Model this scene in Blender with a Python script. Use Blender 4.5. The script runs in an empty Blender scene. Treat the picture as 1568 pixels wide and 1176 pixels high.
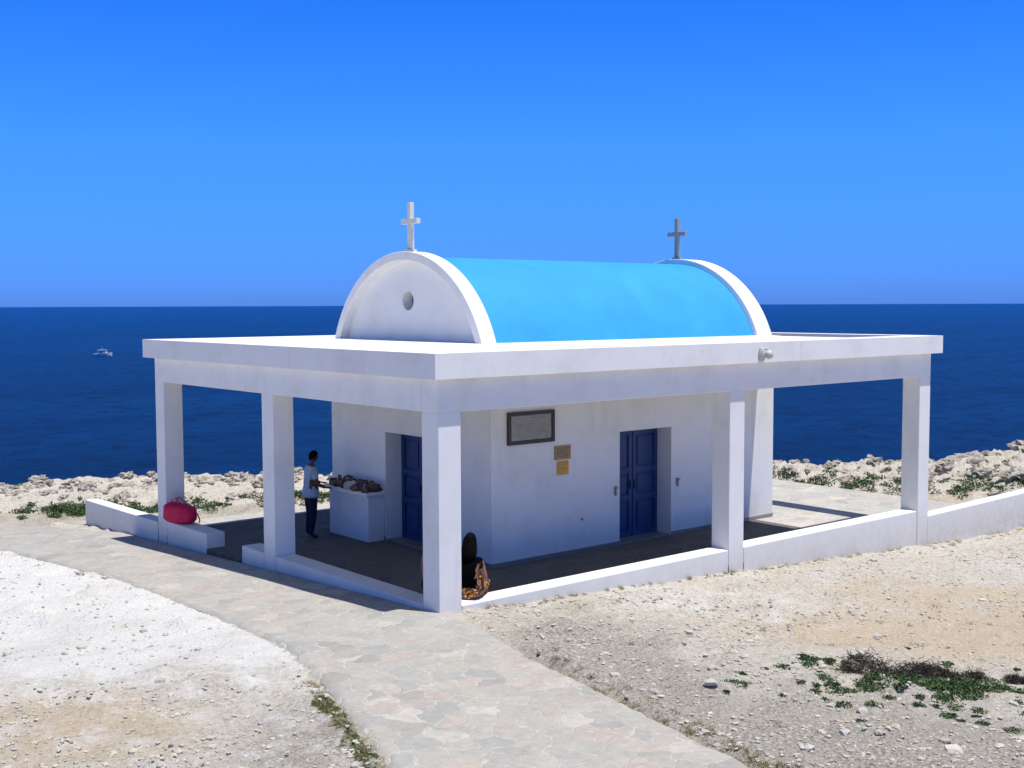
import bpy, bmesh, math, random
import numpy as np
from mathutils import Vector, Matrix, noise
ZOOM=None
random.seed(7); rng=np.random.default_rng(7)
S=bpy.context.scene
CX,CY,CZ=-10.335,-14.045,4.53
FX,FY=.642,.767
def XY(f,r): return (FX*f+FY*r+CX, FY*f-FX*r+CY)
def FR(x,y):
    dx=x-CX; dy=y-CY
    return (FX*dx+FY*dy, FY*dx-FX*dy)
def sm(a,b,x):
    t=min(1,max(0,(x-a)/(b-a))); return t*t*(3-2*t)
# ---------------------------------------------------------------- materials
def newmat(name):
    m=bpy.data.materials.new(name); m.use_nodes=True
    nt=m.node_tree; b=nt.nodes['Principled BSDF']; return m,nt,b
def N(nt,t,**k):
    n=nt.nodes.new(t)
    for a,v in k.items(): setattr(n,a,v)
    return n
def noise_n(nt,vec,scale,detail=6,rough=.6):
    n=N(nt,'ShaderNodeTexNoise'); n.inputs['Scale'].default_value=scale; n.inputs['Detail'].default_value=detail
    n.inputs['Roughness'].default_value=rough
    nt.links.new(vec,n.inputs['Vector']); return n.outputs['Fac']
def ramp(nt,fac,stops,interp='LINEAR'):
    r=N(nt,'ShaderNodeValToRGB'); e=r.color_ramp.elements; r.color_ramp.interpolation=interp
    while len(e)<len(stops): e.new(.5)
    for i,(p,c) in enumerate(stops):
        e[i].position=p; e[i].color=(*c,1) if len(c)==3 else c
    nt.links.new(fac,r.inputs['Fac']); return r.outputs['Color']
def mix(nt,fac,a,b,blend='MIX'):
    m=N(nt,'ShaderNodeMix',data_type='RGBA',blend_type=blend)
    for s,v in ((m.inputs[0],fac),(m.inputs[6],a),(m.inputs[7],b)):
        if isinstance(v,(int,float)): s.default_value=v
        elif isinstance(v,tuple): s.default_value=(*v,1)
        else: nt.links.new(v,s)
    return m.outputs[2]
def bump(nt,b,h,strength,dist):
    n=N(nt,'ShaderNodeBump'); n.inputs['Strength'].default_value=strength; n.inputs['Distance'].default_value=dist
    nt.links.new(h,n.inputs['Height']); nt.links.new(n.outputs[0],b.inputs['Normal'])
def pos(nt): return N(nt,'ShaderNodeNewGeometry').outputs['Position']
def simple(name,col,rough=.7,var=.12,scale=8,bs=.15,metal=0,spec=.5):
    m,nt,b=newmat(name); p=pos(nt)
    f=noise_n(nt,p,scale)
    c2=tuple(max(0,c*(1-var)) for c in col); c1=tuple(min(1,c*(1+var*.5)) for c in col)
    nt.links.new(ramp(nt,f,[(.3,c2),(.7,c1)]),b.inputs['Base Color'])
    b.inputs['Roughness'].default_value=rough; b.inputs['Metallic'].default_value=metal; b.inputs['Specular IOR Level'].default_value=spec
    if bs: bump(nt,b,noise_n(nt,p,scale*6,4),bs,.01)
    return m
def white_paint():
    m,nt,b=newmat('white_limewash'); p=pos(nt)
    f=noise_n(nt,p,1.3,8,.65)
    c=ramp(nt,f,[(.25,(.72,.705,.67)),(.5,(.81,.80,.77)),(.8,(.85,.84,.815))])
    mp=N(nt,'ShaderNodeMapping'); mp.inputs['Scale'].default_value=(5,5,.5); nt.links.new(p,mp.inputs[0])
    st=noise_n(nt,mp.outputs[0],1.0,5,.6)
    c=mix(nt,ramp(nt,st,[(.58,(0,0,0)),(.85,(.4,.4,.4))]),c,(.58,.53,.46))
    sx=N(nt,'ShaderNodeSeparateXYZ'); nt.links.new(p,sx.inputs[0])
    mr=N(nt,'ShaderNodeMapRange'); mr.inputs[1].default_value=.25; mr.inputs[2].default_value=-.7; nt.links.new(sx.outputs[2],mr.inputs[0])
    mm=N(nt,'ShaderNodeMath',operation='MULTIPLY'); nt.links.new(mr.outputs[0],mm.inputs[0]); nt.links.new(noise_n(nt,p,7,6,.7),mm.inputs[1])
    c=mix(nt,mm.outputs[0],c,(.5,.44,.36))
    nt.links.new(c,b.inputs['Base Color']); b.inputs['Roughness'].default_value=.85; b.inputs['Specular IOR Level'].default_value=.25
    bump(nt,b,noise_n(nt,p,22,6,.7),.25,.012); return m
WHITE=white_paint()
def blue_roof():
    m,nt,b=newmat('sky_blue_roof_paint'); p=pos(nt)
    f=noise_n(nt,p,.9,8,.6)
    c=ramp(nt,f,[(.3,(.030,.30,.70)),(.6,(.036,.34,.78)),(.8,(.055,.38,.80))])
    mp=N(nt,'ShaderNodeMapping'); mp.inputs['Scale'].default_value=(6,.5,.5); nt.links.new(p,mp.inputs[0])
    c=mix(nt,ramp(nt,noise_n(nt,mp.outputs[0],1,4),[(.6,(0,0,0)),(.9,(.35,.35,.35))]),c,(.10,.40,.76))
    nt.links.new(c,b.inputs['Base Color']); b.inputs['Roughness'].default_value=.7; b.inputs['Specular IOR Level'].default_value=.3
    bump(nt,b,noise_n(nt,p,14,5),.2,.01); return m
BLUE=blue_roof()
def paving(name,scale=2.1,bright=1.0,wide=1.0):
    m,nt,b=newmat(name); p=pos(nt)
    nv=N(nt,'ShaderNodeTexNoise'); nv.inputs['Scale'].default_value=3.5; nv.inputs['Detail'].default_value=3; nt.links.new(p,nv.inputs['Vector'])
    vm=N(nt,'ShaderNodeVectorMath',operation='MULTIPLY_ADD'); nt.links.new(nv.outputs['Color'],vm.inputs[0]); vm.inputs[1].default_value=(.35,.35,.0); nt.links.new(p,vm.inputs[2])
    v1=N(nt,'ShaderNodeTexVoronoi',voronoi_dimensions='2D'); v1.inputs['Scale'].default_value=scale; nt.links.new(vm.outputs[0],v1.inputs['Vector'])
    v2=N(nt,'ShaderNodeTexVoronoi',voronoi_dimensions='2D',feature='DISTANCE_TO_EDGE'); v2.inputs['Scale'].default_value=scale; nt.links.new(vm.outputs[0],v2.inputs['Vector'])
    sp=N(nt,'ShaderNodeSeparateColor'); nt.links.new(v1.outputs['Color'],sp.inputs[0])
    k=bright
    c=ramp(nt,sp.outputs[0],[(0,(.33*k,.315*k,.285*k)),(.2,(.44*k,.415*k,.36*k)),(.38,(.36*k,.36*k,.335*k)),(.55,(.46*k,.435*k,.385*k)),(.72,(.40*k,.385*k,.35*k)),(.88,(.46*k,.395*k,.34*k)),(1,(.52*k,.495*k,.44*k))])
    c=mix(nt,ramp(nt,noise_n(nt,p,9,9,.75),[(.35,(.5,.5,.5)),(.6,(0,0,0))]),c,(.26*k,.24*k,.21*k))
    gap=ramp(nt,v2.outputs['Distance'],[(.012,(.8,.8,.8)),(.05,(0,0,0))])
    c=mix(nt,gap,c,(.53*k,.505*k,.45*k))
    big=noise_n(nt,p,.7,7,.7)
    c=mix(nt,ramp(nt,big,[(.45,(0,0,0)),(.8,(.45,.45,.45))]),c,(.50*k,.475*k,.42*k))
    nt.links.new(c,b.inputs['Base Color']); b.inputs['Roughness'].default_value=.85; b.inputs['Specular IOR Level'].default_value=.2
    h=ramp(nt,v2.outputs['Distance'],[(0,(0,0,0)),(.05,(1,1,1))])
    h2=mix(nt,.35,h,noise_n(nt,p,26,6,.7))
    bump(nt,b,h2,.7,.02); return m
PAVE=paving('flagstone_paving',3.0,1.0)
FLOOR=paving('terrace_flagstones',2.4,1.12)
FLOOR_SHADE=paving('shade_darkened_flagstones',2.4,.33)  # terrace paving again, with the roof's shade put into its colour
def ground_mat():
    m,nt,b=newmat('limestone_ground'); p=pos(nt)
    at=N(nt,'ShaderNodeAttribute'); at.attribute_name='masks'
    sp=N(nt,'ShaderNodeSeparateColor'); nt.links.new(at.outputs['Color'],sp.inputs[0])
    fine=noise_n(nt,p,13,12,.8)
    c=ramp(nt,fine,[(.33,(.24,.205,.16)),(.43,(.46,.415,.345)),(.52,(.61,.57,.495)),(.7,(.71,.675,.61))])
    med=noise_n(nt,p,1.3,10,.75)
    def soft(maskout,lo=.80,hi=1.05):
        a=N(nt,'ShaderNodeMath',operation='ADD'); nt.links.new(maskout,a.inputs[0]); nt.links.new(med,a.inputs[1])
        return ramp(nt,a.outputs[0],[(lo,(0,0,0)),(hi,(1,1,1))])
    tan=ramp(nt,fine,[(.3,(.36,.275,.185)),(.5,(.57,.475,.35)),(.7,(.66,.575,.45))])
    c=mix(nt,soft(sp.outputs[0]),c,tan)
    grey=ramp(nt,noise_n(nt,p,22,12,.85),[(.38,(.12,.10,.08)),(.47,(.34,.305,.255)),(.55,(.52,.485,.425)),(.70,(.67,.635,.575))])
    c=mix(nt,soft(sp.outputs[1],.75,1.15),c,grey)
    wh=ramp(nt,fine,[(.3,(.56,.54,.49)),(.42,(.70,.685,.645)),(.6,(.78,.77,.74))])
    c=mix(nt,soft(sp.outputs[2]),c,wh)
    # large faint soil stains
    st=noise_n(nt,p,.6,9,.7)
    c=mix(nt,ramp(nt,st,[(.50,(0,0,0)),(.72,(.45,.45,.45))]),c,(.50,.42,.32))
    gr=ramp(nt,noise_n(nt,p,18,8,.7),[(.35,(.035,.05,.015)),(.55,(.10,.11,.04)),(.7,(.28,.25,.14))])
    aa=N(nt,'ShaderNodeMath',operation='ADD'); nt.links.new(at.outputs['Alpha'],aa.inputs[0]); nt.links.new(noise_n(nt,p,4,8,.7),aa.inputs[1])
    c=mix(nt,ramp(nt,aa.outputs[0],[(.9,(0,0,0)),(1.1,(1,1,1))]),c,gr)
    vo=N(nt,'ShaderNodeTexVoronoi'); vo.inputs['Scale'].default_value=22; nt.links.new(p,vo.inputs['Vector'])
    nt.links.new(c,b.inputs['Base Color']); b.inputs['Roughness'].default_value=.95; b.inputs['Specular IOR Level'].default_value=.1
    h=mix(nt,.3,fine,vo.outputs['Distance']); bump(nt,b,h,1.0,.065); return m
GROUND=ground_mat()
def rock_mat():
    m,nt,b=newmat('karst_limestone'); p=pos(nt)
    f=noise_n(nt,p,5,10,.75)
    c=ramp(nt,f,[(.34,(.12,.095,.07)),(.43,(.41,.35,.28)),(.53,(.60,.55,.47)),(.70,(.71,.67,.595))])
    nt.links.new(c,b.inputs['Base Color']); b.inputs['Roughness'].default_value=.95; b.inputs['Specular IOR Level'].default_value=.1
    bump(nt,b,noise_n(nt,p,12,10,.8),1,.08); return m
ROCK=rock_mat()
def sea_mat():
    m,nt,b=newmat('sea_water'); p=pos(nt)
    mp=N(nt,'ShaderNodeMapping'); mp.inputs['Rotation'].default_value=(0,0,math.radians(40)); mp.inputs['Scale'].default_value=(.012,.05,.05); nt.links.new(p,mp.inputs[0])
    f=noise_n(nt,mp.outputs[0],1,8,.6)
    f2=noise_n(nt,p,.28,9,.8)
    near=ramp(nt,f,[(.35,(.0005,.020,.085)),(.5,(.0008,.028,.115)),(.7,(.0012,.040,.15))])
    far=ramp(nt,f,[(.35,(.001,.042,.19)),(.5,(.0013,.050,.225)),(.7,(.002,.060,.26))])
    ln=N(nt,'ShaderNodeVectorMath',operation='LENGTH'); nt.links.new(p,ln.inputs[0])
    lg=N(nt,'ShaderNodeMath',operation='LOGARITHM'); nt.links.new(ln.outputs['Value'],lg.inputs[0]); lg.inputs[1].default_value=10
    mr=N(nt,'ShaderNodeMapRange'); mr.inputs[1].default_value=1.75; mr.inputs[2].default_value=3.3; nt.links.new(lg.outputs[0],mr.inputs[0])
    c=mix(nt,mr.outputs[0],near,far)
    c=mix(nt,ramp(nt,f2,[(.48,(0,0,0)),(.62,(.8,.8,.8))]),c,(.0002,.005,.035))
    nt.links.new(c,b.inputs['Base Color']); b.inputs['Roughness'].default_value=.4; b.inputs['Specular IOR Level'].default_value=.10; b.inputs['IOR'].default_value=1.33
    w=noise_n(nt,p,.9,6,.7); bump(nt,b,w,1.0,1.2); return m
SEA=sea_mat()
DOOR=simple('navy_door_paint',(.014,.045,.16),.5,.2,3,.1)
FRAME=simple('dark_wood_frame',(.03,.026,.023),.4,.3,20)
MARBLE=simple('grey_plaque',(.30,.30,.27),.25,.25,9)
BRONZE=simple('bronze_plate',(.36,.25,.12),.4,.3,14,.1,.3)
ORANGE=simple('orange_notice',(.80,.40,.05),.6,.2,14)
INK=simple('ink',(.08,.06,.05),.7)
METAL=simple('grey_metal',(.30,.30,.29),.45,.2,20,.1,.5)
CREAM=simple('cream_cross',(.74,.71,.62),.6)
GREYC=simple('weathered_cross',(.36,.35,.33),.6)
SKIN=simple('skin',(.30,.145,.085),.55,.06,20,0,0,.3)
SKIND=simple('skin_dark',(.12,.06,.038),.55,.06,20,0,0,.3)
HAIR=simple('black_hair',(.003,.0025,.0025),.7,.4,60,.2,0,.06)
HAIRB=simple('brown_hair',(.09,.045,.025),.6,.4,60,.2,0,.2)
SHIRT=simple('light_blue_shirt',(.36,.45,.56),.85,.15,12,.3,0,.2)
PANTS=simple('navy_trousers',(.012,.018,.045),.85,.2,12,.3,0,.2)
SHOE=simple('shoes',(.03,.028,.028),.5)
BLACKT=simple('black_top',(.003,.003,.0035),.95,.3,15,.2,0,.03)
PINKT=simple('coral_top',(.55,.16,.12),.85,.2,15,.3)
EYE=simple('eye',(.02,.015,.012),.2,0,5,0); LIP=simple('lip',(.30,.09,.08),.5,0,5,0)
RED=simple('crimson_canvas',(.66,.012,.085),.6,.25,9,.4,0,.3)
def batik():
    m,nt,b=newmat('orange_patterned_skirt'); p=pos(nt)
    v=N(nt,'ShaderNodeTexVoronoi'); v.inputs['Scale'].default_value=26; nt.links.new(p,v.inputs['Vector'])
    nt.links.new(ramp(nt,v.outputs['Distance'],[(.25,(.60,.22,.025)),(.38,(.50,.24,.05)),(.46,(.05,.02,.015))]),b.inputs['Base Color']); b.inputs['Roughness'].default_value=.8; return m
BATIK=batik()
LEAF=simple('green_leaves',(.055,.11,.028),.7,.5,7,0)
LEAF2=simple('olive_leaves',(.11,.12,.045),.7,.5,7,0)
TWIG=simple('dead_twigs',(.055,.035,.03),.9,.4,12,0)
DRY=simple('dry_grass_blades',(.36,.30,.16),.9,.3,9,0)
# ---------------------------------------------------------------- helpers
def link(o,parent=None):
    S.collection.objects.link(o)
    if parent: o.parent=parent
    return o
def empty(name):
    e=bpy.data.objects.new(name,None); S.collection.objects.link(e); return e
def meshobj(name,verts,faces,mats,parent=None,smooth=False,midx=None):
    me=bpy.data.meshes.new(name); me.from_pydata([tuple(v) for v in verts],[],faces)
    if not isinstance(mats,(list,tuple)): mats=[mats]
    for m in mats: me.materials.append(m)
    if midx is not None: me.polygons.foreach_set('material_index',midx)
    if smooth: me.polygons.foreach_set('use_smooth',[True]*len(me.polygons))
    me.update(); o=bpy.data.objects.new(name,me); return link(o,parent)
def boxes(name,bl,mat,parent=None,bevel=0):
    V=[];F=[]
    for (x0,x1,y0,y1,z0,z1) in bl:
        i=len(V)
        V+=[(x0,y0,z0),(x1,y0,z0),(x1,y1,z0),(x0,y1,z0),(x0,y0,z1),(x1,y0,z1),(x1,y1,z1),(x0,y1,z1)]
        F+=[(i,i+3,i+2,i+1),(i+4,i+5,i+6,i+7),(i,i+1,i+5,i+4),(i+1,i+2,i+6,i+5),(i+2,i+3,i+7,i+6),(i+3,i,i+4,i+7)]
    o=meshobj(name,V,F,mat,parent)
    if bevel:
        b=o.modifiers.new('b','BEVEL'); b.width=bevel; b.segments=2; b.limit_method='ANGLE'
    return o
def tube(points,radii,n=10):
    P=[Vector(p) for p in points]; V=[];F=[]
    up=Vector((0,0,1))
    for i,p in enumerate(P):
        d=(P[min(i+1,len(P)-1)]-P[max(i-1,0)]).normalized()
        a=d.cross(up)
        if a.length<.05: a=d.cross(Vector((0,1,0)))
        a.normalize(); b=d.cross(a)
        for k in range(n):
            t=2*math.pi*k/n; V.append(p+(a*math.cos(t)+b*math.sin(t))*radii[i])
    for i in range(len(P)-1):
        for k in range(n):
            F.append((i*n+k,i*n+(k+1)%n,(i+1)*n+(k+1)%n,(i+1)*n+k))
    for e,s in ((0,-1),(len(P)-1,1)):
        d=(P[1]-P[0]).normalized()*-1 if e==0 else (P[-1]-P[-2]).normalized()
        V.append(P[e]+d*radii[e]*.6); c=len(V)-1
        for k in range(n):
            q=(e*n+k,e*n+(k+1)%n,c); F.append(q if s>0 else q[::-1])
    return V,F
def merge(parts):
    V=[];F=[]
    for v,f in parts:
        i=len(V); V+=list(v); F+=[tuple(a+i for a in q) for q in f]
    return V,F
def ell(c,s,n=12,m=8,fn=None):
    V=[];F=[]
    for j in range(m+1):
        ph=math.pi*j/m
        for k in range(n):
            t=2*math.pi*k/n; u=Vector((math.sin(ph)*math.cos(t),math.sin(ph)*math.sin(t),math.cos(ph)))
            q=Vector((u.x*s[0],u.y*s[1],u.z*s[2]))
            if fn: q=fn(u,q)
            V.append(Vector(c)+q)
    for j in range(m):
        for k in range(n): F.append((j*n+k,(j+1)*n+k,(j+1)*n+(k+1)%n,j*n+(k+1)%n))
    return V,F
# ---------------------------------------------------------------- terrain
Lp=[(-8.6,-20),(-5.6,-10.5),(-3.86,-4.45),(-3.1,-2.0),(-2.57,-.05),(-2.35,3),(-2.23,6.87),(-2.69,12),(-4.4,14.6),(-10,19.5)]
Rp=[(-5.5,-21),(-2.3,-11.5),(-1.12,-6.74),(-.34,-2.31),(.25,-.06),(.03,3),(.03,6.87),(.03,12),(-.9,15.4),(-7,21.5)]
LY=[p[1] for p in Lp]; LX=[p[0] for p in Lp]; RY=[p[1] for p in Rp]; RX=[p[0] for p in Rp]
def base(x,y):
    f,r=FR(x,y)
    z1=-.06-.055*max(0,min(x,20))-.045*max(0,min(y,25))
    if x>0 and y>0: z1=max(z1,-1.2)
    zb=-.75+.02*max(-25,min(25,r))
    return z1+(zb-z1)*sm(27,33,f)
def in_path(x,y,m=0):
    if y<-20.5 or y>20.5: return False
    return np.interp(y,LY,LX)-m < x < np.interp(y,RY,RX)+m
def coast(r): return 36.3+1.6*noise.noise(Vector((r*.13,3.1,0)))+.7*noise.noise(Vector((r*.5,9.1,0)))
def terrain_z(x,y):
    f,r=FR(x,y); z=base(x,y)
    if .14<x<13.3 and .14<y<10.05: return -1.3
    if (13.2<x<16.4 and .1<y<7.2) or (0.1<x<10.2 and 10<y<12.3): return min(z,-.85)
    p=Vector((x,y,0))
    n=noise.fractal(p*.9,1,2,5); n2=noise.fractal(p*3.2,.8,2,5)
    amp=.06+.02*sm(14,30,f)
    if in_path(x,y,.12): z+=-.03-.02*abs(n)
    else:
        z+=n*amp+n2*.032
        rk=noise.noise(p*1.5+Vector((31,7,0)))
        if rk>.25: z+=(rk-.25)*.26*(1+.8*noise.noise(p*7))
        if x>-.05 and -.8<y<.2: z=min(z,base(x,y)+.02)
    if f>29:
        m=sm(29.6,32.5,f)*(1-sm(36.5,39,f))
        if x<17 and y<13 and x>-1: m*=sm(30.6,32.5,f)
        A=.34+.20*sm(-6,6,r)
        rid=1-abs(noise.noise(p*.75+Vector((5,5,0))))*2.2
        rd2=1-abs(noise.noise(p*2.2))*2; rd3=1-abs(noise.noise(p*5.5))*2
        h=max(0,.40*rid+.38*rd2+.26*rd3-.1)
        lump=.55+.6*noise.noise(Vector((r*.22,f*.3,4)))
        z+=m*A*h*max(.25,lump+.35)
    ec=coast(r)
    if f>ec:
        z-=sm(ec,ec+2.5,f)*7+sm(ec+1,ec+9,f)*5
        z+=noise.fractal(Vector((x*.6,y*.6,z*.3)),1,2,4)*.5*sm(ec,ec+2,f)
    return z
fs=[-60,-40,-25,-12,-4,2,5,7,8]+list(np.arange(9,38.6,.1))+[39,39.6,40.4,41.5,43,46,50]
rs=list(np.arange(-17.5,17.5,.1)); ext=[]; d=.2; q=17.5
while q<160: d*=1.13; q+=d; ext.append(q)
rs=[-e for e in ext[::-1]]+rs+ext
V=[];MK=[]
def g(f,r,f0,r0,sf,sr): return math.exp(-((f-f0)/sf)**2-((r-r0)/sr)**2)
for f in fs:
    for r in rs:
        x,y=XY(f,r); V.append((x,y,terrain_z(x,y)))
        left = x< np.interp(y,LY,LX) if y<20 else True
        tan=0;grey=0;wh=0;green=0
        if not left or x>0:
            tan=.46*g(f,r,17.3,6.8,1.3,3.2)+.28*g(f,r,20,9,1.5,4)+.26
            grey=.48*g(f,r,14.9,.9,2.8,1.4)+.38*g(f,r,12,4,2.2,4)+.19
            wh=.36*g(f,r,19,3.5,2.8,5)
            green=.40*g(f,r,14.6,5.2,1.1,1.6)+ (.35*sm(.9,.0,-y) if (x>12.5 and y<0) else 0)
        else:
            wh=.95*g(f,r,18.3,-7,2.8,5.5)+.6*g(f,r,21,-10,2.5,4)+.30
            tan=.46*g(f,r,12.6,-5,1.6,2.2)+.34*g(f,r,15.2,-6.0,.7,3)+.15
            grey=.48*g(f,r,12.2,-1.9,1.8,1.3)+.10
            dl=np.interp(y,LY,LX)-x
            if f<13.6 and dl<.35: green=.5
        if f>28.5:
            tan=.42; wh=0; grey=.35+.2*noise.noise(Vector((x*.4,y*.4,1)))
            green=.15+.5*noise.noise(Vector((x*.35,y*.35,7)))
            if f>31.3: grey=.1; tan=.22
            green+=.5*g(f,r,31.2,-11.3,.9,1.3)+.5*g(f,r,32.5,-5.9,.8,1.2)+.4*g(f,r,31.5,11.5,.8,3)
        MK.append((tan,grey,wh,max(0,green)))
nr=len(rs); F=[]
for i in range(len(fs)-1):
    for j in range(nr-1):
        a=i*nr+j; F.append((a,a+1,a+nr+1,a+nr))
gr=meshobj('ground',V,F,GROUND,None,True)
at=gr.data.color_attributes.new('masks','FLOAT_COLOR','POINT')
at.data.foreach_set('color',np.array(MK,dtype=np.float32).ravel())
R=45000
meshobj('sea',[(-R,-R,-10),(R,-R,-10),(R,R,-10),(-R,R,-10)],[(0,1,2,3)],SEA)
V=[];F=[];nc=44;ns=(len(Lp)-1)*40
def lin(P,t):
    i=min(int(t),len(P)-2); k=t-i; return tuple(P[i][c]*(1-k)+P[i+1][c]*k for c in (0,1))
for i in range(ns+1):
    t=i/40; a=lin(Lp,t); b=lin(Rp,t)
    wob=.07*noise.noise(Vector((t*9,0,0)))+.05*noise.noise(Vector((t*31,0,0))); wb=.07*noise.noise(Vector((t*9,5,0)))+.05*noise.noise(Vector((t*31,5,0)))
    for j in range(nc+1):
        k=j/nc; x=a[0]*(1-k)+b[0]*k+wob*(1-k); y=a[1]*(1-k)+b[1]*k
        if not -.1<y<14.4: x+=wb*k
        z=base(x,y)+.015+.012*noise.noise(Vector((x*.8,y*.8,2)))
        if j in(0,nc): z-=.05
        V.append((x,y,z))
for i in range(ns):
    for j in range(nc):
        q=i*(nc+1)+j; F.append((q,q+1,q+nc+2,q+nc+1))
meshobj('flagstone_path',V,F,PAVE,None,True)
# ---------------------------------------------------------------- chapel
ch=empty('seaside_chapel')
T=3.83; FLZ=-.3
boxes('porch_floor',[(0.002,10.8,0.002,10.14,-1.4,FLZ)],FLOOR_SHADE,ch)  # roofed side takes the paving copy darkened for shade
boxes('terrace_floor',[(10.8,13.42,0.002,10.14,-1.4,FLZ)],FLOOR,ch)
cb=[(.0,.40,.425,4.99,-1.35,0),(.0,.40,5.43,6.3,-1.35,0),(.0,.40,7.8,9.69,-1.35,0),
    (.43,6.62,.0,.40,-1.35,0),(7.06,12.97,.0,.40,-1.35,0)]
boxes('perimeter_curb',cb,WHITE,ch,.015)
W=.42
cols=[(0,0),(0,5.0),(0,9.7),(6.63,0),(12.99,0),(12.99,9.7),(6.63,9.7),(12.99,5.0)]
boxes('columns',[(x,x+W,y,y+W,-1.37,2.945) for x,y in cols],WHITE,ch,.012)
X0,X1,Y0,Y1=0,13.41,0,10.12
boxes('beams',[(X0,X1,Y0,Y0+W,2.94,3.46),(X0,X0+W,Y0+W,Y1,2.94,3.46),(X1-W,X1,Y0+W,Y1,2.94,3.46),(X0+W,X1-W,Y1-W,Y1,2.94,3.46)],WHITE,ch,.01)
d=.18
sl=[(-d,10.9,-d,10.3,3.45,T),(10.9,13.58,-d,.42,3.45,T),(13.1,13.58,.42,10.3,3.45,T),(10.9,11.5,2.6,10.3,3.45,T),(11.5,13.1,9.8,10.3,3.45,T)]
boxes('roof_slab',sl,WHITE,ch)
bx0,bx1,by0,by1=3.18,11.4,2.7,8.22
boxes('chapel_walls',[
 (bx0,6.49,by0,by0+.5,-.35,3.5),(8.01,bx1,by0,by0+.5,-.35,3.5),(6.49,8.01,by0,by0+.5,1.99,3.5),
 (bx0,bx0+.5,by0+.5,4.65,-.35,3.5),(bx0,bx0+.5,6.15,by1,-.35,3.5),(bx0,bx0+.5,4.65,6.15,1.95,3.5),
 (bx1-.4,bx1,by0+.5,by1,-.35,3.5),(bx0+.5,bx1-.4,by1-.4,by1,-.35,3.5)],WHITE,ch)
boxes('wall_base_strip',[(bx0-.012,6.49,by0-.012,by0-.001,-.3,-.22),(8.01,bx1+.01,by0-.012,by0-.001,-.3,-.22),(bx0-.012,bx0-.001,by0,4.65,-.3,-.22),(bx0-.012,bx0-.001,6.15,by1,-.3,-.22)],METAL,ch)  # thin grey strip along the foot of the walls, open at the doors
def door(name,axis,a0,a1,depth,z0,z1):
    w=(a1-a0)/2
    P=[]
    def B(u0,u1,d0,d1,z0,z1):
        P.append((u0,u1,depth-d1,depth-d0,z0,z1) if axis=='x' else (depth-d1,depth-d0,u0,u1,z0,z1))
    B(a0,a1,-.05,0,z0,z1)
    for k in (0,1):
        l=a0+k*w+.012; r=l+w-.024
        B(l,l+.10,0.001,.035,z0+.02,z1-.02); B(r-.10,r,0.001,.035,z0+.02,z1-.02)
        for zz in (z0+.02,z0+.78,z0+1.35,z1-.14): B(l+.1,r-.1,0.001,.033,zz,zz+.12)
        for zz,zt in ((z0+.2,z0+.73),(z0+.95,z0+1.30),(z0+1.52,z1-.19)): B(l+.15,r-.15,.001,.022,zz,zt)
        B((r-.07) if k==0 else l+.03,(r-.03) if k==0 else l+.07,.036,.075,z0+1.02,z0+1.2)
    return boxes(name,P,DOOR,ch,.004)
door('side_door','x',6.49,8.01,by0+.42,-.3,1.99)
door('front_door','y',4.65,6.15,bx0+.42,-.3,1.95)
boxes('thresholds',[(6.49,8.01,by0+.02,by0+.40,-.32,-.27),(bx0+.02,bx0+.40,4.65,6.15,-.32,-.27)],METAL,ch)
yc=5.32
def arc(half,rise,n=48,z0=T):
    Rr=(half*half+rise*rise)/(2*rise); zc=z0+rise-Rr; a=math.asin(min(1,half/Rr))
    if rise>half: a=math.pi-a
    return [(yc+Rr*math.sin(-a+2*a*i/n), zc+Rr*math.cos(-a+2*a*i/n)) for i in range(n+1)]
A=arc(2.42,1.67); V=[];F=[]; xs=np.linspace(3.3,11.0,30)
for x in xs:
    for (y,z) in A: V.append((x,y,z-.01+.006*noise.noise(Vector((x,y,z)))))
n=len(A)
for i in range(len(xs)-1):
    for j in range(n-1): F.append((i*n+j,i*n+j+1,(i+1)*n+j+1,(i+1)*n+j))
meshobj('blue_barrel_vault',V,F,BLUE,ch,True)
def rim(name,x0,x1,ho,ro,hi,ri):
    O=arc(ho,ro); I=arc(hi,ri); V=[];F=[]; n=len(O)
    for x in (x0,x1):
        for y,z in O: V.append((x,y,z-.012))
        for y,z in I: V.append((x,y,z-.012))
    for j in range(n-1):
        F.append((j,j+1,n+j+1,n+j)); F.append((2*n+j,3*n+j,3*n+j+1,2*n+j+1))
        F.append((j,2*n+j,2*n+j+1,j+1)); F.append((n+j,n+j+1,3*n+j+1,3*n+j))
    o=meshobj(name,V,F,WHITE,ch)
    bm=bmesh.new(); bm.from_mesh(o.data); bmesh.ops.recalc_face_normals(bm,faces=bm.faces); bm.to_mesh(o.data); bm.free()
    b=o.modifiers.new('b','BEVEL'); b.width=.012; b.segments=2; b.limit_method='ANGLE'; b.angle_limit=math.radians(50)
rim('front_gable_rim',3.05,3.40,2.53,1.77,2.33,1.60)
rim('rear_gable_rim',10.93,11.45,2.53,1.79,2.35,1.60)
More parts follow.
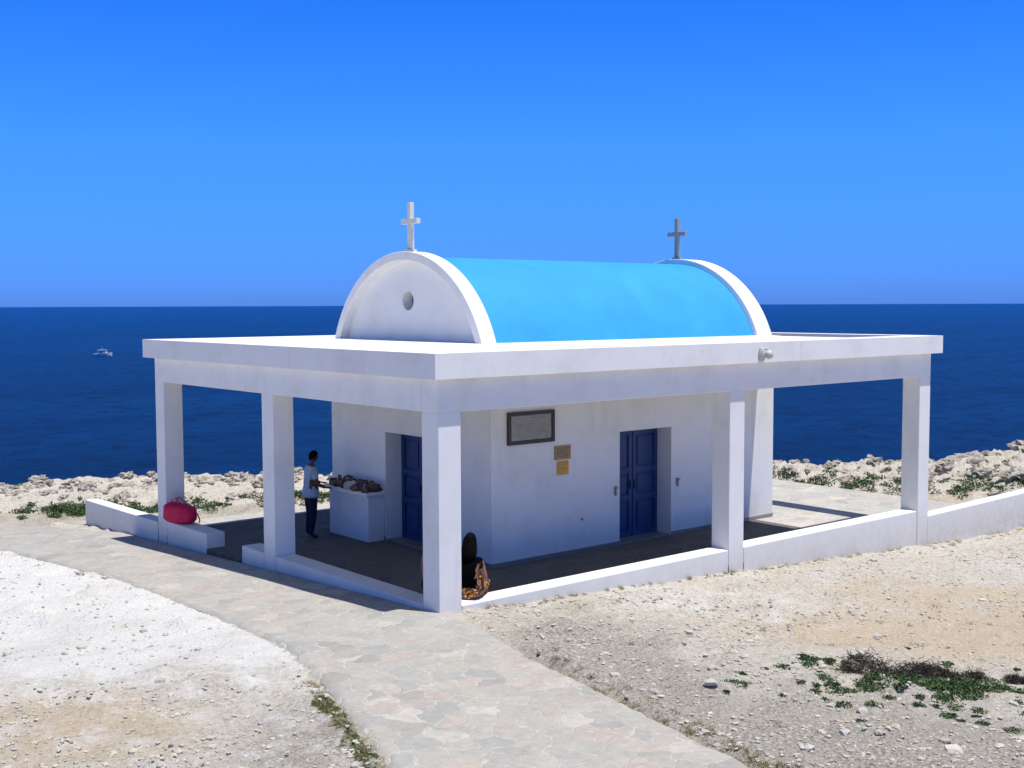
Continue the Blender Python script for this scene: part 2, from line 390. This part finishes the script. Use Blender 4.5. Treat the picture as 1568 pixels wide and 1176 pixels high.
def tympanum(name,x,thick=.22):
    hc=(5.42,4.62); hr=.19
    Rr=(2.37**2+1.65**2)/(2*1.65); zc=T+1.65-Rr
    def inside(y,z): return z>T-.02 and (y-yc)**2+(z-zc)**2<Rr*Rr
    V=[];F=[];n=120
    ang=sorted([2*math.pi*i/n for i in range(n)]+[math.atan2(T-.02-hc[1],yc+s*2.36-hc[0])%(2*math.pi) for s in(-1,1)])
    n=len(ang)
    for t in ang:
        c,s=math.cos(t),math.sin(t); lo,hi=0,6
        for _ in range(40):
            mi=(lo+hi)/2
            if inside(hc[0]+c*mi,hc[1]+s*mi): lo=mi
            else: hi=mi
        V+=[(x,hc[0]+c*hr,hc[1]+s*hr),(x,hc[0]+c*lo,hc[1]+s*lo),(x+thick,hc[0]+c*hr,hc[1]+s*hr)]
    for i in range(n):
        a=3*i;b=3*((i+1)%n); F.append((a,a+1,b+1,b)); F.append((a+2,a,b,b+2))
    V.append((x+thick,hc[0],hc[1])); c=len(V)-1
    mi=[0]*len(F)
    for i in range(n): F.append((3*i+2,3*((i+1)%n)+2,c)); mi.append(1)
    meshobj(name,V,F,[WHITE,METAL],ch,False,mi)
tympanum('front_tympanum',3.27)
V=[(11.2,y,z-.1) for y,z in arc(2.4,1.72)]; meshobj('rear_tympanum',V,[tuple(range(len(V)))],WHITE,ch)
def cross(name,x,y,z,h,w,t,mat):
    boxes(name,[(x-t/2,x+t/2,y-t/2,y+t/2,z-.05,z+h),(x-t/2+.003,x+t/2-.003,y-w/2,y-t/2,z+h*.62-t/2,z+h*.62+t/2),(x-t/2+.003,x+t/2-.003,y+t/2,y+w/2,z+h*.62-t/2,z+h*.62+t/2),
      (x-t*.9,x+t*.9,y-t*.9,y+t*.9,z-.06,z+.05)],mat,ch,.006)
cross('front_cross',3.25,yc-.04,5.58,.97,.54,.10,CREAM)
cross('rear_cross',11.05,yc,5.6,.98,.56,.10,GREYC)
y=by0
boxes('memorial_plaque',[(3.62,4.64,y-.03,y-.002,1.99,2.49)],MARBLE,ch)
boxes('plaque_frame',[(3.55,4.70,y-.055,y-.001,2.48,2.55),(3.55,4.70,y-.055,y-.001,1.94,2.01),(3.55,3.62,y-.055,y-.001,2.01,2.48),(4.63,4.70,y-.055,y-.001,2.01,2.48)],FRAME,ch,.005)
boxes('plaque_lettering',[(3.74+.02*(i%3)+.26*k,3.74+.02*(i%3)+.26*k+.16+.02*((i*7+k*3)%4),y-.034,y-.0305,2.42-.055*i,2.428-.055*i) for i in range(7) for k in range(3)],simple('engraving',(.20,.195,.175)),ch)
boxes('bronze_sign',[(4.72,5.14,y-.02,y-.001,1.57,1.84)],BRONZE,ch,.004)
boxes('bronze_sign_lettering',[(4.76+.02*(i%2),5.10-.03*(i%3),y-.024,y-.0205,1.785-.04*i,1.793-.04*i) for i in range(5)],INK,ch)
boxes('paper_notice',[(4.79,5.09,y-.012,y-.001,1.27,1.545)],ORANGE,ch)
boxes('paper_notice_text',[(4.82,5.06-.04*(i%3),y-.015,y-.0125,1.50-.035*i,1.506-.035*i) for i in range(6)],INK,ch)
boxes('door_hooks',[(6.34,6.37,y-.05,y-.001,.72,.9),(6.33,6.38,y-.07,y-.05,.86,.9),(8.17,8.2,y-.05,y-.001,.72,.9),(8.16,8.21,y-.07,y-.05,.86,.9),(5.42,5.46,y-.03,y-.001,.33,.37)],METAL,ch)
boxes('wall_conduit',[(9.38,9.41,y-.03,y-.001,.8,2.2)],METAL,ch)
fl=[ell((7.36,-.30,3.60),(.085,.085,.085)),tube([(7.36,-.18,3.70),(7.36,-.27,3.70),(7.36,-.29,3.66)],[.02,.02,.02],8),tube([(7.26,-.22,3.5),(7.26,-.22,3.72)],[.06,.05],10)]
v,f=merge(fl); meshobj('wall_lamp',v,f,simple('lamp_plastic',(.55,.54,.5),.4),ch,True)
def apz(x,y):
    return -.315-.2*sm(10.14,10.9,y)
V=[];F=[]
def sheet(x0,x1,y0,y1,nx,ny):
    i0=len(V)
    for i in range(nx+1):
        for j in range(ny+1):
            x=x0+(x1-x0)*i/nx; yy=y0+(y1-y0)*j/ny
            V.append((x,yy,apz(x,yy)))
    for i in range(nx):
        for j in range(ny):
            a=i0+i*(ny+1)+j; F.append((a,a+ny+1,a+ny+2,a+1))
    ring=[(x0,y0),(x1,y0),(x1,y1),(x0,y1)]
    for k in range(4):
        p=ring[k];q=ring[(k+1)%4]; i=len(V)
        V.extend([(p[0],p[1],apz(*p)),(q[0],q[1],apz(*q)),(q[0],q[1],-1.5),(p[0],p[1],-1.5)]); F.append((i,i+3,i+2,i+1))
sheet(13.42,16.2,.35,7,4,12); sheet(.35,10,10.142,12.1,10,10)
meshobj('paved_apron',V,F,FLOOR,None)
def slopewall(name,x0,x1,y0,y1,za,zb,axis):
    b=-1.7
    if axis=='x': V=[(x0,y0,b),(x1,y0,b),(x1,y1,b),(x0,y1,b),(x0,y0,za),(x1,y0,zb),(x1,y1,zb),(x0,y1,za)]
    else: V=[(x0,y0,b),(x1,y0,b),(x1,y1,b),(x0,y1,b),(x0,y0,za),(x1,y0,za),(x1,y1,zb),(x0,y1,zb)]
    o=meshobj(name,V,[(0,3,2,1),(4,5,6,7),(0,1,5,4),(1,2,6,5),(2,3,7,6),(3,0,4,7)],WHITE)
    m=o.modifiers.new('b','BEVEL'); m.width=.015; m.segments=2
slopewall('low_white_wall',13.44,26,.02,.34,-.17,.02,'x')
slopewall('low_white_wall.001',0.0,.32,10.16,14.4,-.08,-.13,'y')
# ---------------------------------------------------------------- serving table
tb=empty('souvenir_table')
boxes('pedestal',[(2.78,3.165,6.2,7.70,-.3,.66)],WHITE,tb,.01)
boxes('table_top',[(2.66,3.165,6.1,7.82,.662,.73)],WHITE,tb,.01)
parts={0:[],1:[],2:[],3:[]}
def lathe(c,prof,n=12):
    V=[];F=[]
    for r,z in prof:
        for k in range(n): V.append((c[0]+r*math.cos(2*math.pi*k/n),c[1]+r*math.sin(2*math.pi*k/n),c[2]+z))
    for i in range(len(prof)-1):
        for k in range(n): F.append((i*n+k,i*n+(k+1)%n,(i+1)*n+(k+1)%n,(i+1)*n+k))
    return V,F
for i in range(46):
    yy=6.15+1.6*random.random(); xx=2.72+.38*random.random(); s=.7+.6*random.random(); k=random.choice([0,0,1,2,3,3])
    z=.732
    pr=random.choice([[(0,0),(.05,0),(.06,.06),(.03,.13),(.035,.17),(0,.17)],[(0,0),(.09,0),(.11,.04),(.09,.13),(.03,.16),(0,.16)],[(0,0),(.08,0),(.1,.05),(.06,.1),(0,.12)]])
    parts[k].append(lathe((xx,yy,z),[(a*s,b*s) for a,b in pr]))
for k,m in enumerate([FRAME,simple('amber_glass',(.2,.07,.03),.2),simple('shell_white',(.5,.46,.4),.5),simple('dark_stone',(.06,.05,.05),.6)]):
    v,f=merge(parts[k]); meshobj('souvenirs_%d'%k,v,f,m,tb,True)
# ---------------------------------------------------------------- people
def skinned(name,joints,edges,M,mats,labels,sub=2,parent=None,root='pelvis'):
    names=list(joints); idx={k:i for i,k in enumerate(names)}
    me=bpy.data.meshes.new(name+'_sk'); me.from_pydata([joints[k][0] for k in names],[(idx[a],idx[b]) for a,b,_ in edges],[]); me.update()
    o=bpy.data.objects.new(name+'_sk',me); S.collection.objects.link(o)
    md=o.modifiers.new('s','SKIN'); md.use_smooth_shade=True
    for k in names:
        sv=me.skin_vertices[0].data[idx[k]]; r=joints[k][1]; sv.radius=r if isinstance(r,tuple) else (r,r)
    me.skin_vertices[0].data[idx[root]].use_root=True
    s=o.modifiers.new('u','SUBSURF'); s.levels=sub; s.render_levels=sub
    dg=bpy.context.evaluated_depsgraph_get(); dg.update()
    m2=bpy.data.meshes.new_from_object(o.evaluated_get(dg)); bpy.data.objects.remove(o)
    m2.materials.clear()
    for m in mats: m2.materials.append(m)
    segs=[(Vector(joints[a][0]),Vector(joints[b][0]),l) for a,b,l in edges]
    for p in m2.polygons:
        c=p.center; best=1e9;bl=0
        for a,b,l in segs:
            ab=b-a; t=max(0,min(1,(c-a).dot(ab)/max(1e-9,ab.length_squared))); dd=(a+ab*t-c).length
            if dd<best: best=dd;bl=l
        if labels and bl==2 and c.z>labels: bl=0
        p.material_index=bl; p.use_smooth=True
    m2.transform(M); ob=bpy.data.objects.new(name,m2); return link(ob,parent)
def add(name,vf,mat,M,parent,smooth=True):
    v,f=vf; return meshobj(name,[M@Vector(p) for p in v],f,mat,parent,smooth)
def head(c,M,parent,skin,hair,longh=0,tilt=0):
    H=M@Matrix.Translation(c)@Matrix.Rotation(tilt,4,'Y')
    def fn(u,q):
        if u.z<0: q.y*=1+.32*u.z; q.x*=1+.12*u.z if u.x>0 else 1+.35*u.z
        nz=math.exp(-((u.y/.13)**2+((u.z+.12)/.2)**2)) if u.x>0 else 0
        q.x+=.024*nz
        for s in(-1,1):
            e=math.exp(-(((u.y-s*.38)/.16)**2+((u.z-.08)/.12)**2)) if u.x>0 else 0
            q.x-=.010*e
        ch=math.exp(-((u.y/.25)**2+((u.z+.8)/.2)**2)) if u.x>0 else 0
        q.x+=.012*ch
        return q
    add('head',ell((0,0,0),(.092,.074,.115),32,24,fn),skin,H,parent)
    for s in(-1,1):
        add('ear',ell((-.005,s*.075,-.01),(.018,.009,.030),10,8),skin,H,parent)
        add('eye',ell((.078,s*.029,.010),(.010,.013,.007),10,8),EYE,H,parent)
        add('eyebrow',ell((.083,s*.029,.030),(.008,.017,.003),8,6),hair,H,parent)
    add('mouth',ell((.083,0,-.060),(.009,.022,.006),10,6),LIP,H,parent)
    V,F=ell((-.008,0,.012),(.100,.083,.118),32,24,lambda u,q:q*(1+.02*math.sin(u.x*23+u.y*17)*math.cos(u.z*19)))
    F=[q for q in F if all((V[i].x< .035+.5*max(0,V[i].z-.035)) and (V[i].z>-.06 or V[i].x<-.04) for i in q)]
    add('hair',(V,F),hair,H,parent)
    if longh:
        K=30; V=[];F=[]; rows=[(.06,.060,.086,-.02),(.0,.078,.094,-.025),(-.06,.080,.100,-.035),(-.12,.070,.108,-.05),(-.12-longh*.5,.056,.112,-.066),(-.12-longh,.036,.095,-.078),(-.13-longh,.008,.04,-.078)]
        for z,rx,ry,ox in rows:
            for k in range(K):
                a=math.pi*.5+math.pi*k/(K-1); w=1+.05*math.sin(a*14+z*20)
                V.append((ox+rx*math.cos(a)*w,ry*math.sin(a)*w,z))
            for k in range(K):
                a=math.pi*1.5-math.pi*k/(K-1); V.append((ox-.0+rx*math.cos(a)*.25,ry*math.sin(a)*.85,z))
        K2=2*K
        for i in range(len(rows)-1):
            for k in range(K2): F.append((i*K2+k,i*K2+(k+1)%K2,(i+1)*K2+(k+1)%K2,(i+1)*K2+k))
        F.append(tuple((len(rows)-1)*K2+k for k in range(K2)))
        add('hair_length',(V,F),hair,H,parent)
def hand(w,dirv,up,M,parent,skin,side=1,curl=.5):
    w=Vector(w); d=Vector(dirv).normalized(); s=d.cross(Vector(up)).normalized()*side; n=Vector(up).normalized()
    parts=[]
    pv=[];pf=[];K=12
    for i,(t,wd,th) in enumerate([(0,.024,.018),(.03,.034,.017),(.065,.040,.014),(.09,.038,.011)]):
        for k in range(K):
            a=2*math.pi*k/K; pv.append(w+d*t+s*math.cos(a)*wd+n*math.sin(a)*th)
    for i in range(3):
        for k in range(K): pf.append((i*K+k,i*K+(k+1)%K,(i+1)*K+(k+1)%K,(i+1)*K+k))
    pf.append(tuple(range(K))[::-1]); pf.append(tuple(range(3*K,4*K))); parts.append((pv,pf))
    for o,L in ((-.029,.058),(-.010,.068),(.010,.073),(.029,.066)):
        p=w+d*.082+s*o; c=curl; pts=[p]; dd=d.copy()
        for seg in (.42,.33,.25):
            pts.append(pts[-1]+dd*L*seg); dd=(dd-n*c).normalized()
        parts.append(tube(pts,[.0095,.009,.0078,.006],8))
    p=w+d*.025+s*.03; pts=[p,p+(d*.7+s*.7).normalized()*.03,p+(d*.7+s*.7).normalized()*.03+(d-n*.3+s*.2).normalized()*.028,p+(d*.7+s*.7).normalized()*.03+(d-n*.4).normalized()*.05]
    parts.append(tube(pts,[.013,.011,.010,.007],8))
    add('hand',merge(parts),skin,M,parent)
def standing_man():
    e=empty('standing_man'); ang=math.radians(-8); s=1.02
    M=Matrix.Translation((2.16,7.42,FLZ))@Matrix.Rotation(ang,4,'Z')@Matrix.Scale(s,4)
    J={'pelvis':((0,0,.96),(.145,.165)),'spine':((.0,0,1.14),(.14,.16)),'chest':((.015,0,1.33),(.145,.18)),'nb':((.02,0,1.47),(.08,.10)),'neck':((.045,0,1.56),(.056,.056)),
       'ls':((.0,.195,1.41),.075),'le':((.06,.26,1.15),.048),'le0':((.035,.235,1.25),.068),'lw':((.30,.16,1.10),.031),
       'rs':((.0,-.195,1.41),.075),'re':((.02,-.26,1.14),.048),'re0':((.012,-.24,1.24),.068),'rw':((.25,-.18,1.04),.031),
       'lh':((.0,.10,.86),.112),'lk':((.03,.115,.49),.080),'la':((-.02,.12,.10),.056),'lt':((.13,.14,.04),.042),
       'rh':((.0,-.10,.86),.112),'rk':((.0,-.115,.49),.080),'ra':((-.05,-.12,.10),.056),'rt':((.10,-.13,.04),.042)}
    E=[('pelvis','spine',0),('spine','chest',0),('chest','nb',0),('nb','neck',1),('chest','ls',0),('ls','le0',0),('le0','le',1),('le','lw',1),('chest','rs',0),('rs','re0',0),('re0','re',1),('re','rw',1),
       ('pelvis','lh',2),('lh','lk',2),('lk','la',2),('la','lt',3),('pelvis','rh',2),('rh','rk',2),('rk','ra',2),('ra','rt',3)]
    skinned('body',J,E,M,[SHIRT,SKIND,PANTS,SHOE],.87,2,e)
    V=[];F=[];K=28
    for i,(z,rx,ry) in enumerate([(1.14,.125,.15),(1.0,.16,.195),(.90,.172,.212),(.85,.174,.214),(.852,.14,.17)]):
        for k in range(K):
            a=2*math.pi*k/K; w=1+.03*math.sin(5*a+z*9); V.append((rx*w*math.cos(a),ry*w*math.sin(a),z))
    for i in range(4):
        for k in range(K): F.append((i*K+k,i*K+(k+1)%K,(i+1)*K+(k+1)%K,(i+1)*K+k))
    add('shirt_hem',(V,F),SHIRT,M,e)
    head((.075,0,1.665),M,e,SKIND,HAIR,0,math.radians(18))
    hand((.30,.16,1.10),(.9,-.3,-.1),(0,0,1),M,e,SKIND,1,.5); hand((.25,-.18,1.04),(.9,.2,-.1),(0,0,1),M,e,SKIND,-1,.5)
standing_man()
def seated(name,loc,ang,s,top,bottom,skin,hair,longh,knee=.16):
    e=empty(name); M=Matrix.Translation(loc)@Matrix.Rotation(ang,4,'Z')@Matrix.Scale(s,4)
    fz=-.3/s+.03
    J={'pelvis':((0,0,.125),(.12,.15)),'spine':((-.01,0,.28),(.11,.135)),'chest':((.015,0,.44),(.11,.145)),'nb':((.03,0,.57),(.065,.08)),'neck':((.055,0,.645),(.043,.043)),
       'ls':((.01,.155,.52),.052),'le':((.02,.215,.27),.038),'lw':((.22,.15,.23),.025),
       'rs':((.01,-.155,.52),.052),'re':((.03,-.215,.27),.038),'rw':((.23,-.13,.24),.025),
       'lh':((.06,.09,.11),.10),'lk':((.42,.12,knee),.062),'la':((.34,.11,fz+.06),.038),'lt':((.48,.13,fz),.032),
       'rh':((.06,-.09,.11),.10),'rk':((.42,-.12,knee),.062),'ra':((.36,-.11,fz+.06),.038),'rt':((.50,-.13,fz),.032)}
    E=[('pelvis','spine',0),('spine','chest',0),('chest','nb',0),('nb','neck',1),('chest','ls',0),('ls','le',1),('le','lw',1),('chest','rs',0),('rs','re',1),('re','rw',1),
       ('pelvis','lh',2),('lh','lk',2),('lk','la',2),('la','lt',3),('pelvis','rh',2),('rh','rk',2),('rk','ra',2),('ra','rt',3)]
    skinned('body',J,E,M,[top,skin,bottom,SHOE],None,2,e)
    V=[];F=[];K=26
    for i,(x,z,ry,rz) in enumerate([(-.10,.09,.12,.07),(-.05,.09,.165,.085),(.1,.10,.19,.09),(.25,.13,.20,.095),(.38,.14,.205,.10),(.40,.14,.19,.09)]):
        for k in range(K):
            a=2*math.pi*k/K; V.append((x,ry*math.cos(a)*(1+.03*math.sin(7*a+x*20)),max(-.0+.004,z+rz*math.sin(a)) if x<.3 else z+rz*math.sin(a)))
    for i in range(5):
        for k in range(K): F.append((i*K+k,i*K+(k+1)%K,(i+1)*K+(k+1)%K,(i+1)*K+k))
    F.append(tuple(range(K)))
    add('skirt',(V,F),bottom,M,e)
    head((.075,0,.755),M,e,skin,hair,longh,math.radians(12))
    hand((.22,.15,.23),(.9,-.3,-.2),(0,0,1),M,e,skin,1,.4); hand((.23,-.13,.24),(.9,.3,-.2),(0,0,1),M,e,skin,-1,.4)
seated('seated_woman',(.77,.27,0),math.radians(38),1.15,BLACKT,BATIK,SKIN,HAIR,.10)
seated('seated_companion',(.62,1.05,0),math.radians(5),1.1,PINKT,PANTS,SKIN,HAIRB,.12)
# ---------------------------------------------------------------- bag
bg=empty('red_duffel_bag'); M=Matrix.Translation((.12,9.28,0))@Matrix.Rotation(math.radians(-62),4,'Z')
def fb(u,q):
    q.x=math.copysign(abs(u.x)**.6,u.x)*.38; q.y=math.copysign(abs(u.y)**.7,u.y)*.18; q.z=math.copysign(abs(u.z)**.5,u.z)*.205
    q.z*=1-.45*(q.x-.05) if q.z>0 else 1
    k=.018*noise.noise(q*9)+.01*noise.noise(q*22); return q*(1+k*3)
v,f=ell((0,0,.205),(1,1,1),36,24,fb); add('bag_body',(v,f),RED,M,bg)
hs=[tube([(-.16,s*.09,.38),(-.15,s*.08,.47),(-.05,s*.05,.54),(.06,s*.07,.44),(.12,s*.09,.34)],[.013]*5,8) for s in(-1,1)]
hs.append(tube([(.3,0,.3),(.42,.02,.22),(.46,.05,.08),(.40,.1,.02)],[.014]*4,8))
add('bag_handles',merge(hs),RED,M,bg)
add('bag_zip',tube([(-.3,0,.41),(-.1,0,.42),(.1,0,.39),(.3,0,.34)],[.008]*4,6),INK,M,bg)
# ---------------------------------------------------------------- boat
bt=empty('motor_boat'); M=Matrix.Translation((121,330,-10))@Matrix.Rotation(math.radians(-38),4,'Z')
V=[];F=[]
sec=[(-2.6,.85,.7),(-1.5,1.0,.72),(0,1.0,.78),(1.4,.75,.9),(2.3,.3,1.05),(2.8,.03,1.15)]
for x,w,h in sec:
    for yy,zz in ((-w,h),(-w*.8,.1),(0,-.25),(w*.8,.1),(w,h)): V.append((x,yy,zz))
for i in range(5):
    for k in range(4): F.append((i*5+k,i*5+k+1,(i+1)*5+k+1,(i+1)*5+k))
    F.append((i*5+4,i*5,(i+1)*5,(i+1)*5+4))
F.append((0,1,2,3,4)); BW=simple('boat_white',(.75,.75,.74),.4)
add('hull',(V,F),BW,M,bt,False)
def bb(x0,x1,y0,y1,z0,z1):
    return ([(x0,y0,z0),(x1,y0,z0),(x1,y1,z0),(x0,y1,z0),(x0,y0,z1),(x1,y0,z1),(x1,y1,z1),(x0,y1,z1)],[(0,3,2,1),(4,5,6,7),(0,1,5,4),(1,2,6,5),(2,3,7,6),(3,0,4,7)])
add('canopy',merge([bb(-1.3,1.2,-.8,.8,1.75,1.82),bb(.3,1.2,-.6,.6,.8,1.3)]+[tube([(a,b,.7),(a,b,1.76)],[.04,.04],6) for a in(-1.2,1.1) for b in(-.7,.7)]+[tube([(-.2,0,1.8),(-.2,0,3.0)],[.04,.02],6)]),BW,M,bt,False)
# ---------------------------------------------------------------- stones, rocks, plants
def ico(sub):
    bm=bmesh.new(); bmesh.ops.create_icosphere(bm,subdivisions=sub,radius=1)
    v=np.array([p.co[:] for p in bm.verts]); f=np.array([[q.index for q in a.verts] for a in bm.faces]); bm.free(); return v,f
def scatter(name,items,sub,mat,rough,smooth=False):
    bv,bf=ico(sub); VV=[];FF=[];n=0
    for (x,y,z,s,fl) in items:
        v=bv.copy()
        sd=Vector((random.random()*50,random.random()*50,0))
        if sub>1:
            k=np.array([1+rough*noise.noise(Vector(p)*1.6+sd)+rough*.6*noise.noise(Vector(p)*4+sd) for p in bv])
        else: k=1+rough*(rng.random(len(bv))-.5)
        v=v*k[:,None]; v[:,2]*=fl; v[:,0]*=.7+.7*random.random()
        a=random.random()*6.28; c,s_=math.cos(a),math.sin(a)
        X=v[:,0]*c-v[:,1]*s_; Y=v[:,0]*s_+v[:,1]*c
        VV.append(np.stack([X*s+x,Y*s+y,v[:,2]*s+z],1)); FF.append(bf+n); n+=len(bv)
    V=np.concatenate(VV); F=np.concatenate(FF)
    return meshobj(name,V.tolist(),F.tolist(),mat,None,smooth)
it=[]
while len(it)<14000:
    f=9.5+20*random.random()**1.3; r=(random.random()-.5)*2*(f*.47+1); x,y=XY(f,r)
    if in_path(x,y,.05) or (-.2<x<13.6 and -.03<y<10.5) or (x>13 and 0<y<.4) or (x>-1 and y>0): continue
    if x<0 and random.random()<.65 and f>14: continue
    if noise.noise(Vector((x*.8,y*.8,3)))<-.12 and random.random()<.8: continue
    s=.008+.028*random.random()**3+(.06*random.random() if random.random()<.025 else 0)
    it.append((x,y,terrain_z(x,y)+s*.15,s,.6))
STONE=simple('pale_limestone',(.54,.50,.43),.9,.4,3,.3,0,.1)
scatter('scattered_stones',it,1,STONE,.6)
it=[]
while len(it)<950:
    r=(random.random()-.5)*44; f=30.8+(coast(r)-30.6)*random.random()**.6; x,y=XY(f,r)
    if (13<x<17 and y<7.6) or (x<10.6 and x>-.5 and y<12.7) or noise.noise(Vector((r*.3,f*.4,0)))<-.15: continue
    s=.07+.26*random.random()**2
    if r<-3: s*=.8
    if f<32: s*=.6
    it.append((x,y,terrain_z(x,y)+s*.0,s,.6))
scatter('coastal_rocks',it,3,ROCK,.9)
def leafclump(name,cents,count,size,mat,flat=.5):
    V=[];F=[]
    for (x,y,z,R_) in cents:
        for _ in range(count):
            u=Vector((random.gauss(0,1),random.gauss(0,1),random.gauss(0,1))).normalized()*R_*random.random()**.5
            c=Vector((x+u.x,y+u.y,z+abs(u.z)*flat)); a=Vector((random.gauss(0,1),random.gauss(0,1),random.gauss(0,1))).normalized(); b=a.cross(Vector((random.gauss(0,1),random.gauss(0,1),random.gauss(0,1)))).normalized()
            s=size*(.5+random.random()); i=len(V); V+=[c-a*s,c+b*s*.4,c+a*s,c-b*s*.4]; F.append((i,i+1,i+2,i+3))
    return meshobj(name,V,F,mat)
def tw(name,cents,count,L,mat,rad=.004,iso=0):
    V=[];F=[]
    for (x,y,z,R_) in cents:
        for _ in range(count):
            p=Vector((x+random.gauss(0,R_*.35),y+random.gauss(0,R_*.35),z+iso*random.random())); d=Vector((random.gauss(0,.8),random.gauss(0,.8),(.3+random.random()) if not iso else random.gauss(.1,.5))).normalized()
            l=L*(.4+.7*random.random()); m=p+d*l*.5; e=m+(d+Vector((random.gauss(0,.4),random.gauss(0,.4),random.gauss(0,.2)))).normalized()*l*.5
            w=d.cross(Vector((random.gauss(0,1),random.gauss(0,1),random.gauss(0,1)))).normalized()*rad
            i=len(V); V+=[p-w,p+w,m+w*.7,m-w*.7,e]; F+=[(i,i+1,i+2,i+3),(i+3,i+2,i+4)]
    return meshobj(name,V,F,mat)
def C(f,r,R_):
    x,y=XY(f,r); return (x,y,terrain_z(x,y)-.01,R_)
gc=[C(14.45+random.gauss(0,.24),5.1+random.gauss(0,.6),.13+.14*random.random()) for _ in range(80)]
gc+=[C(14.2+random.gauss(0,.6),5.0+random.gauss(0,1.1),.05+.09*random.random()) for _ in range(80)]+[C(15.35+random.gauss(0,.12),4.0+random.gauss(0,.3),.1) for _ in range(14)]
leafclump('green_shrub',gc,150,.02,LEAF,.35)
dc=[C(15.0+random.gauss(0,.2),5.0+random.gauss(0,.3),.34) for _ in range(12)]+[C(14.9+random.gauss(0,.12),6.0+random.gauss(0,.4),.16) for _ in range(7)]
tw('dead_shrub',dc,260,.13,TWIG,.005,.07)
dg=[]
for _ in range(150):
    y=-1.5-9*random.random(); x=np.interp(y,LY,LX)-.02-.22*abs(random.gauss(0,.6)); f,r=FR(x,y)
    if y<-1.5 and f<14.3: dg.append(C(f,r,.10))
for _ in range(130):
    y=-2.5-6*random.random()**.6; x=np.interp(y,RY,RX)+.02+.2*abs(random.gauss(0,.7)); f,r=FR(x,y); dg.append(C(f,r,.09))
for _ in range(60):
    x=13+9*random.random(); y=-.05-.5*random.random()**2; f,r=FR(x,y); dg.append(C(f,r,.09))
for _ in range(70):
    x=.5+12*random.random(); y=-.04-.12*random.random(); f,r=FR(x,y); dg.append(C(f,r,.05))
for _ in range(150):
    f=10.5+9*random.random(); r=-1+8.5*random.random(); x,y=XY(f,r)
    if not in_path(x,y,.1) and y<-.3 and noise.noise(Vector((x,y,0)))>-.05: dg.append(C(f,r,.1))
tw('dry_grass',dg,30,.085,DRY,.0032)
leafclump('path_weeds',[ (a,b,c,.06) for a,b,c,_ in random.sample(dg,150)],30,.011,LEAF2,.5)
cc=[]
for (f0,r0,sf,sr,n) in ((31.0,-11.3,.35,1.0,75),(32.2,-5.9,.3,.8,60),(31.3,-8.8,.3,.7,35),(31.8,11.3,.5,2.6,90),(32.8,9,.7,1.5,35)):
    for _ in range(n):
        f=f0+random.gauss(0,sf); r=r0+random.gauss(0,sr); x,y=XY(f,r)
        if (13<x<16.4 and y<7.2) or (x<10.2 and x>0 and y<12.3): continue
        cc.append(C(f,r,.14+.16*random.random()))
leafclump('coastal_scrub',cc,90,.035,LEAF,.7)
# ---------------------------------------------------------------- light, sky, camera
sd=Vector((-.09,.25,-1)).normalized()
el=math.asin(-sd.z); az=math.atan2(-sd.x,-sd.y)
L=bpy.data.lights.new('sun','SUN'); L.energy=5.0; L.angle=math.radians(.53); L.color=(1,.97,.92)
lo=bpy.data.objects.new('sun',L); lo.rotation_euler=sd.to_track_quat('-Z','Y').to_euler(); link(lo)
w=bpy.data.worlds.new('World'); S.world=w; w.use_nodes=True; nt=w.node_tree; bgk=nt.nodes['Background']
sk=N(nt,'ShaderNodeTexSky',sky_type='NISHITA'); sk.sun_disc=False; sk.sun_elevation=el; sk.sun_rotation=az; sk.altitude=0; sk.air_density=1; sk.dust_density=.3; sk.ozone_density=2.5
tc=N(nt,'ShaderNodeTexCoord'); sx=N(nt,'ShaderNodeSeparateXYZ'); nt.links.new(tc.outputs['Generated'],sx.inputs[0])
k=1.65
tint=ramp(nt,sx.outputs[2],[(0,(.12*k,.345*k,1.40*k)),(.03,(.12*k,.375*k,1.40*k)),(.07,(.13*k,.43*k,1.34*k)),(.13,(.15*k,.51*k,1.26*k)),(.19,(.12*k,.50*k,1.32*k)),(.26,(.075*k,.455*k,1.40*k)),(.5,(.45,.60,.92)),(.8,(.60,.66,.78))])
nt.links.new(mix(nt,1.0,sk.outputs[0],tint,'MULTIPLY'),bgk.inputs[0]); bgk.inputs[1].default_value=.085
cam=bpy.data.cameras.new('camera'); co=bpy.data.objects.new('camera',cam); link(co); S.camera=co
cam.lens=41.72; cam.sensor_width=36; cam.clip_end=100000; cam.clip_start=.1
th=math.atan(121/1817); rho=math.radians(.2)
fw=Vector((FX*math.cos(th),FY*math.cos(th),-math.sin(th))).normalized()
rt=fw.cross(Vector((0,0,1))).normalized(); up=rt.cross(fw)
rt2=rt*math.cos(rho)-up*math.sin(rho); up2=up*math.cos(rho)+rt*math.sin(rho)
mx=Matrix((rt2,up2,-fw)).transposed().to_4x4(); mx.translation=(CX,CY,CZ); co.matrix_world=mx
if ZOOM:
    zf,zu,zv=ZOOM; cam.lens*=zf; cam.shift_x=(zu-784)*zf/1568; cam.shift_y=(588-zv)*zf/1568
S.view_settings.view_transform='Standard'; S.view_settings.look='None'; S.view_settings.exposure=0
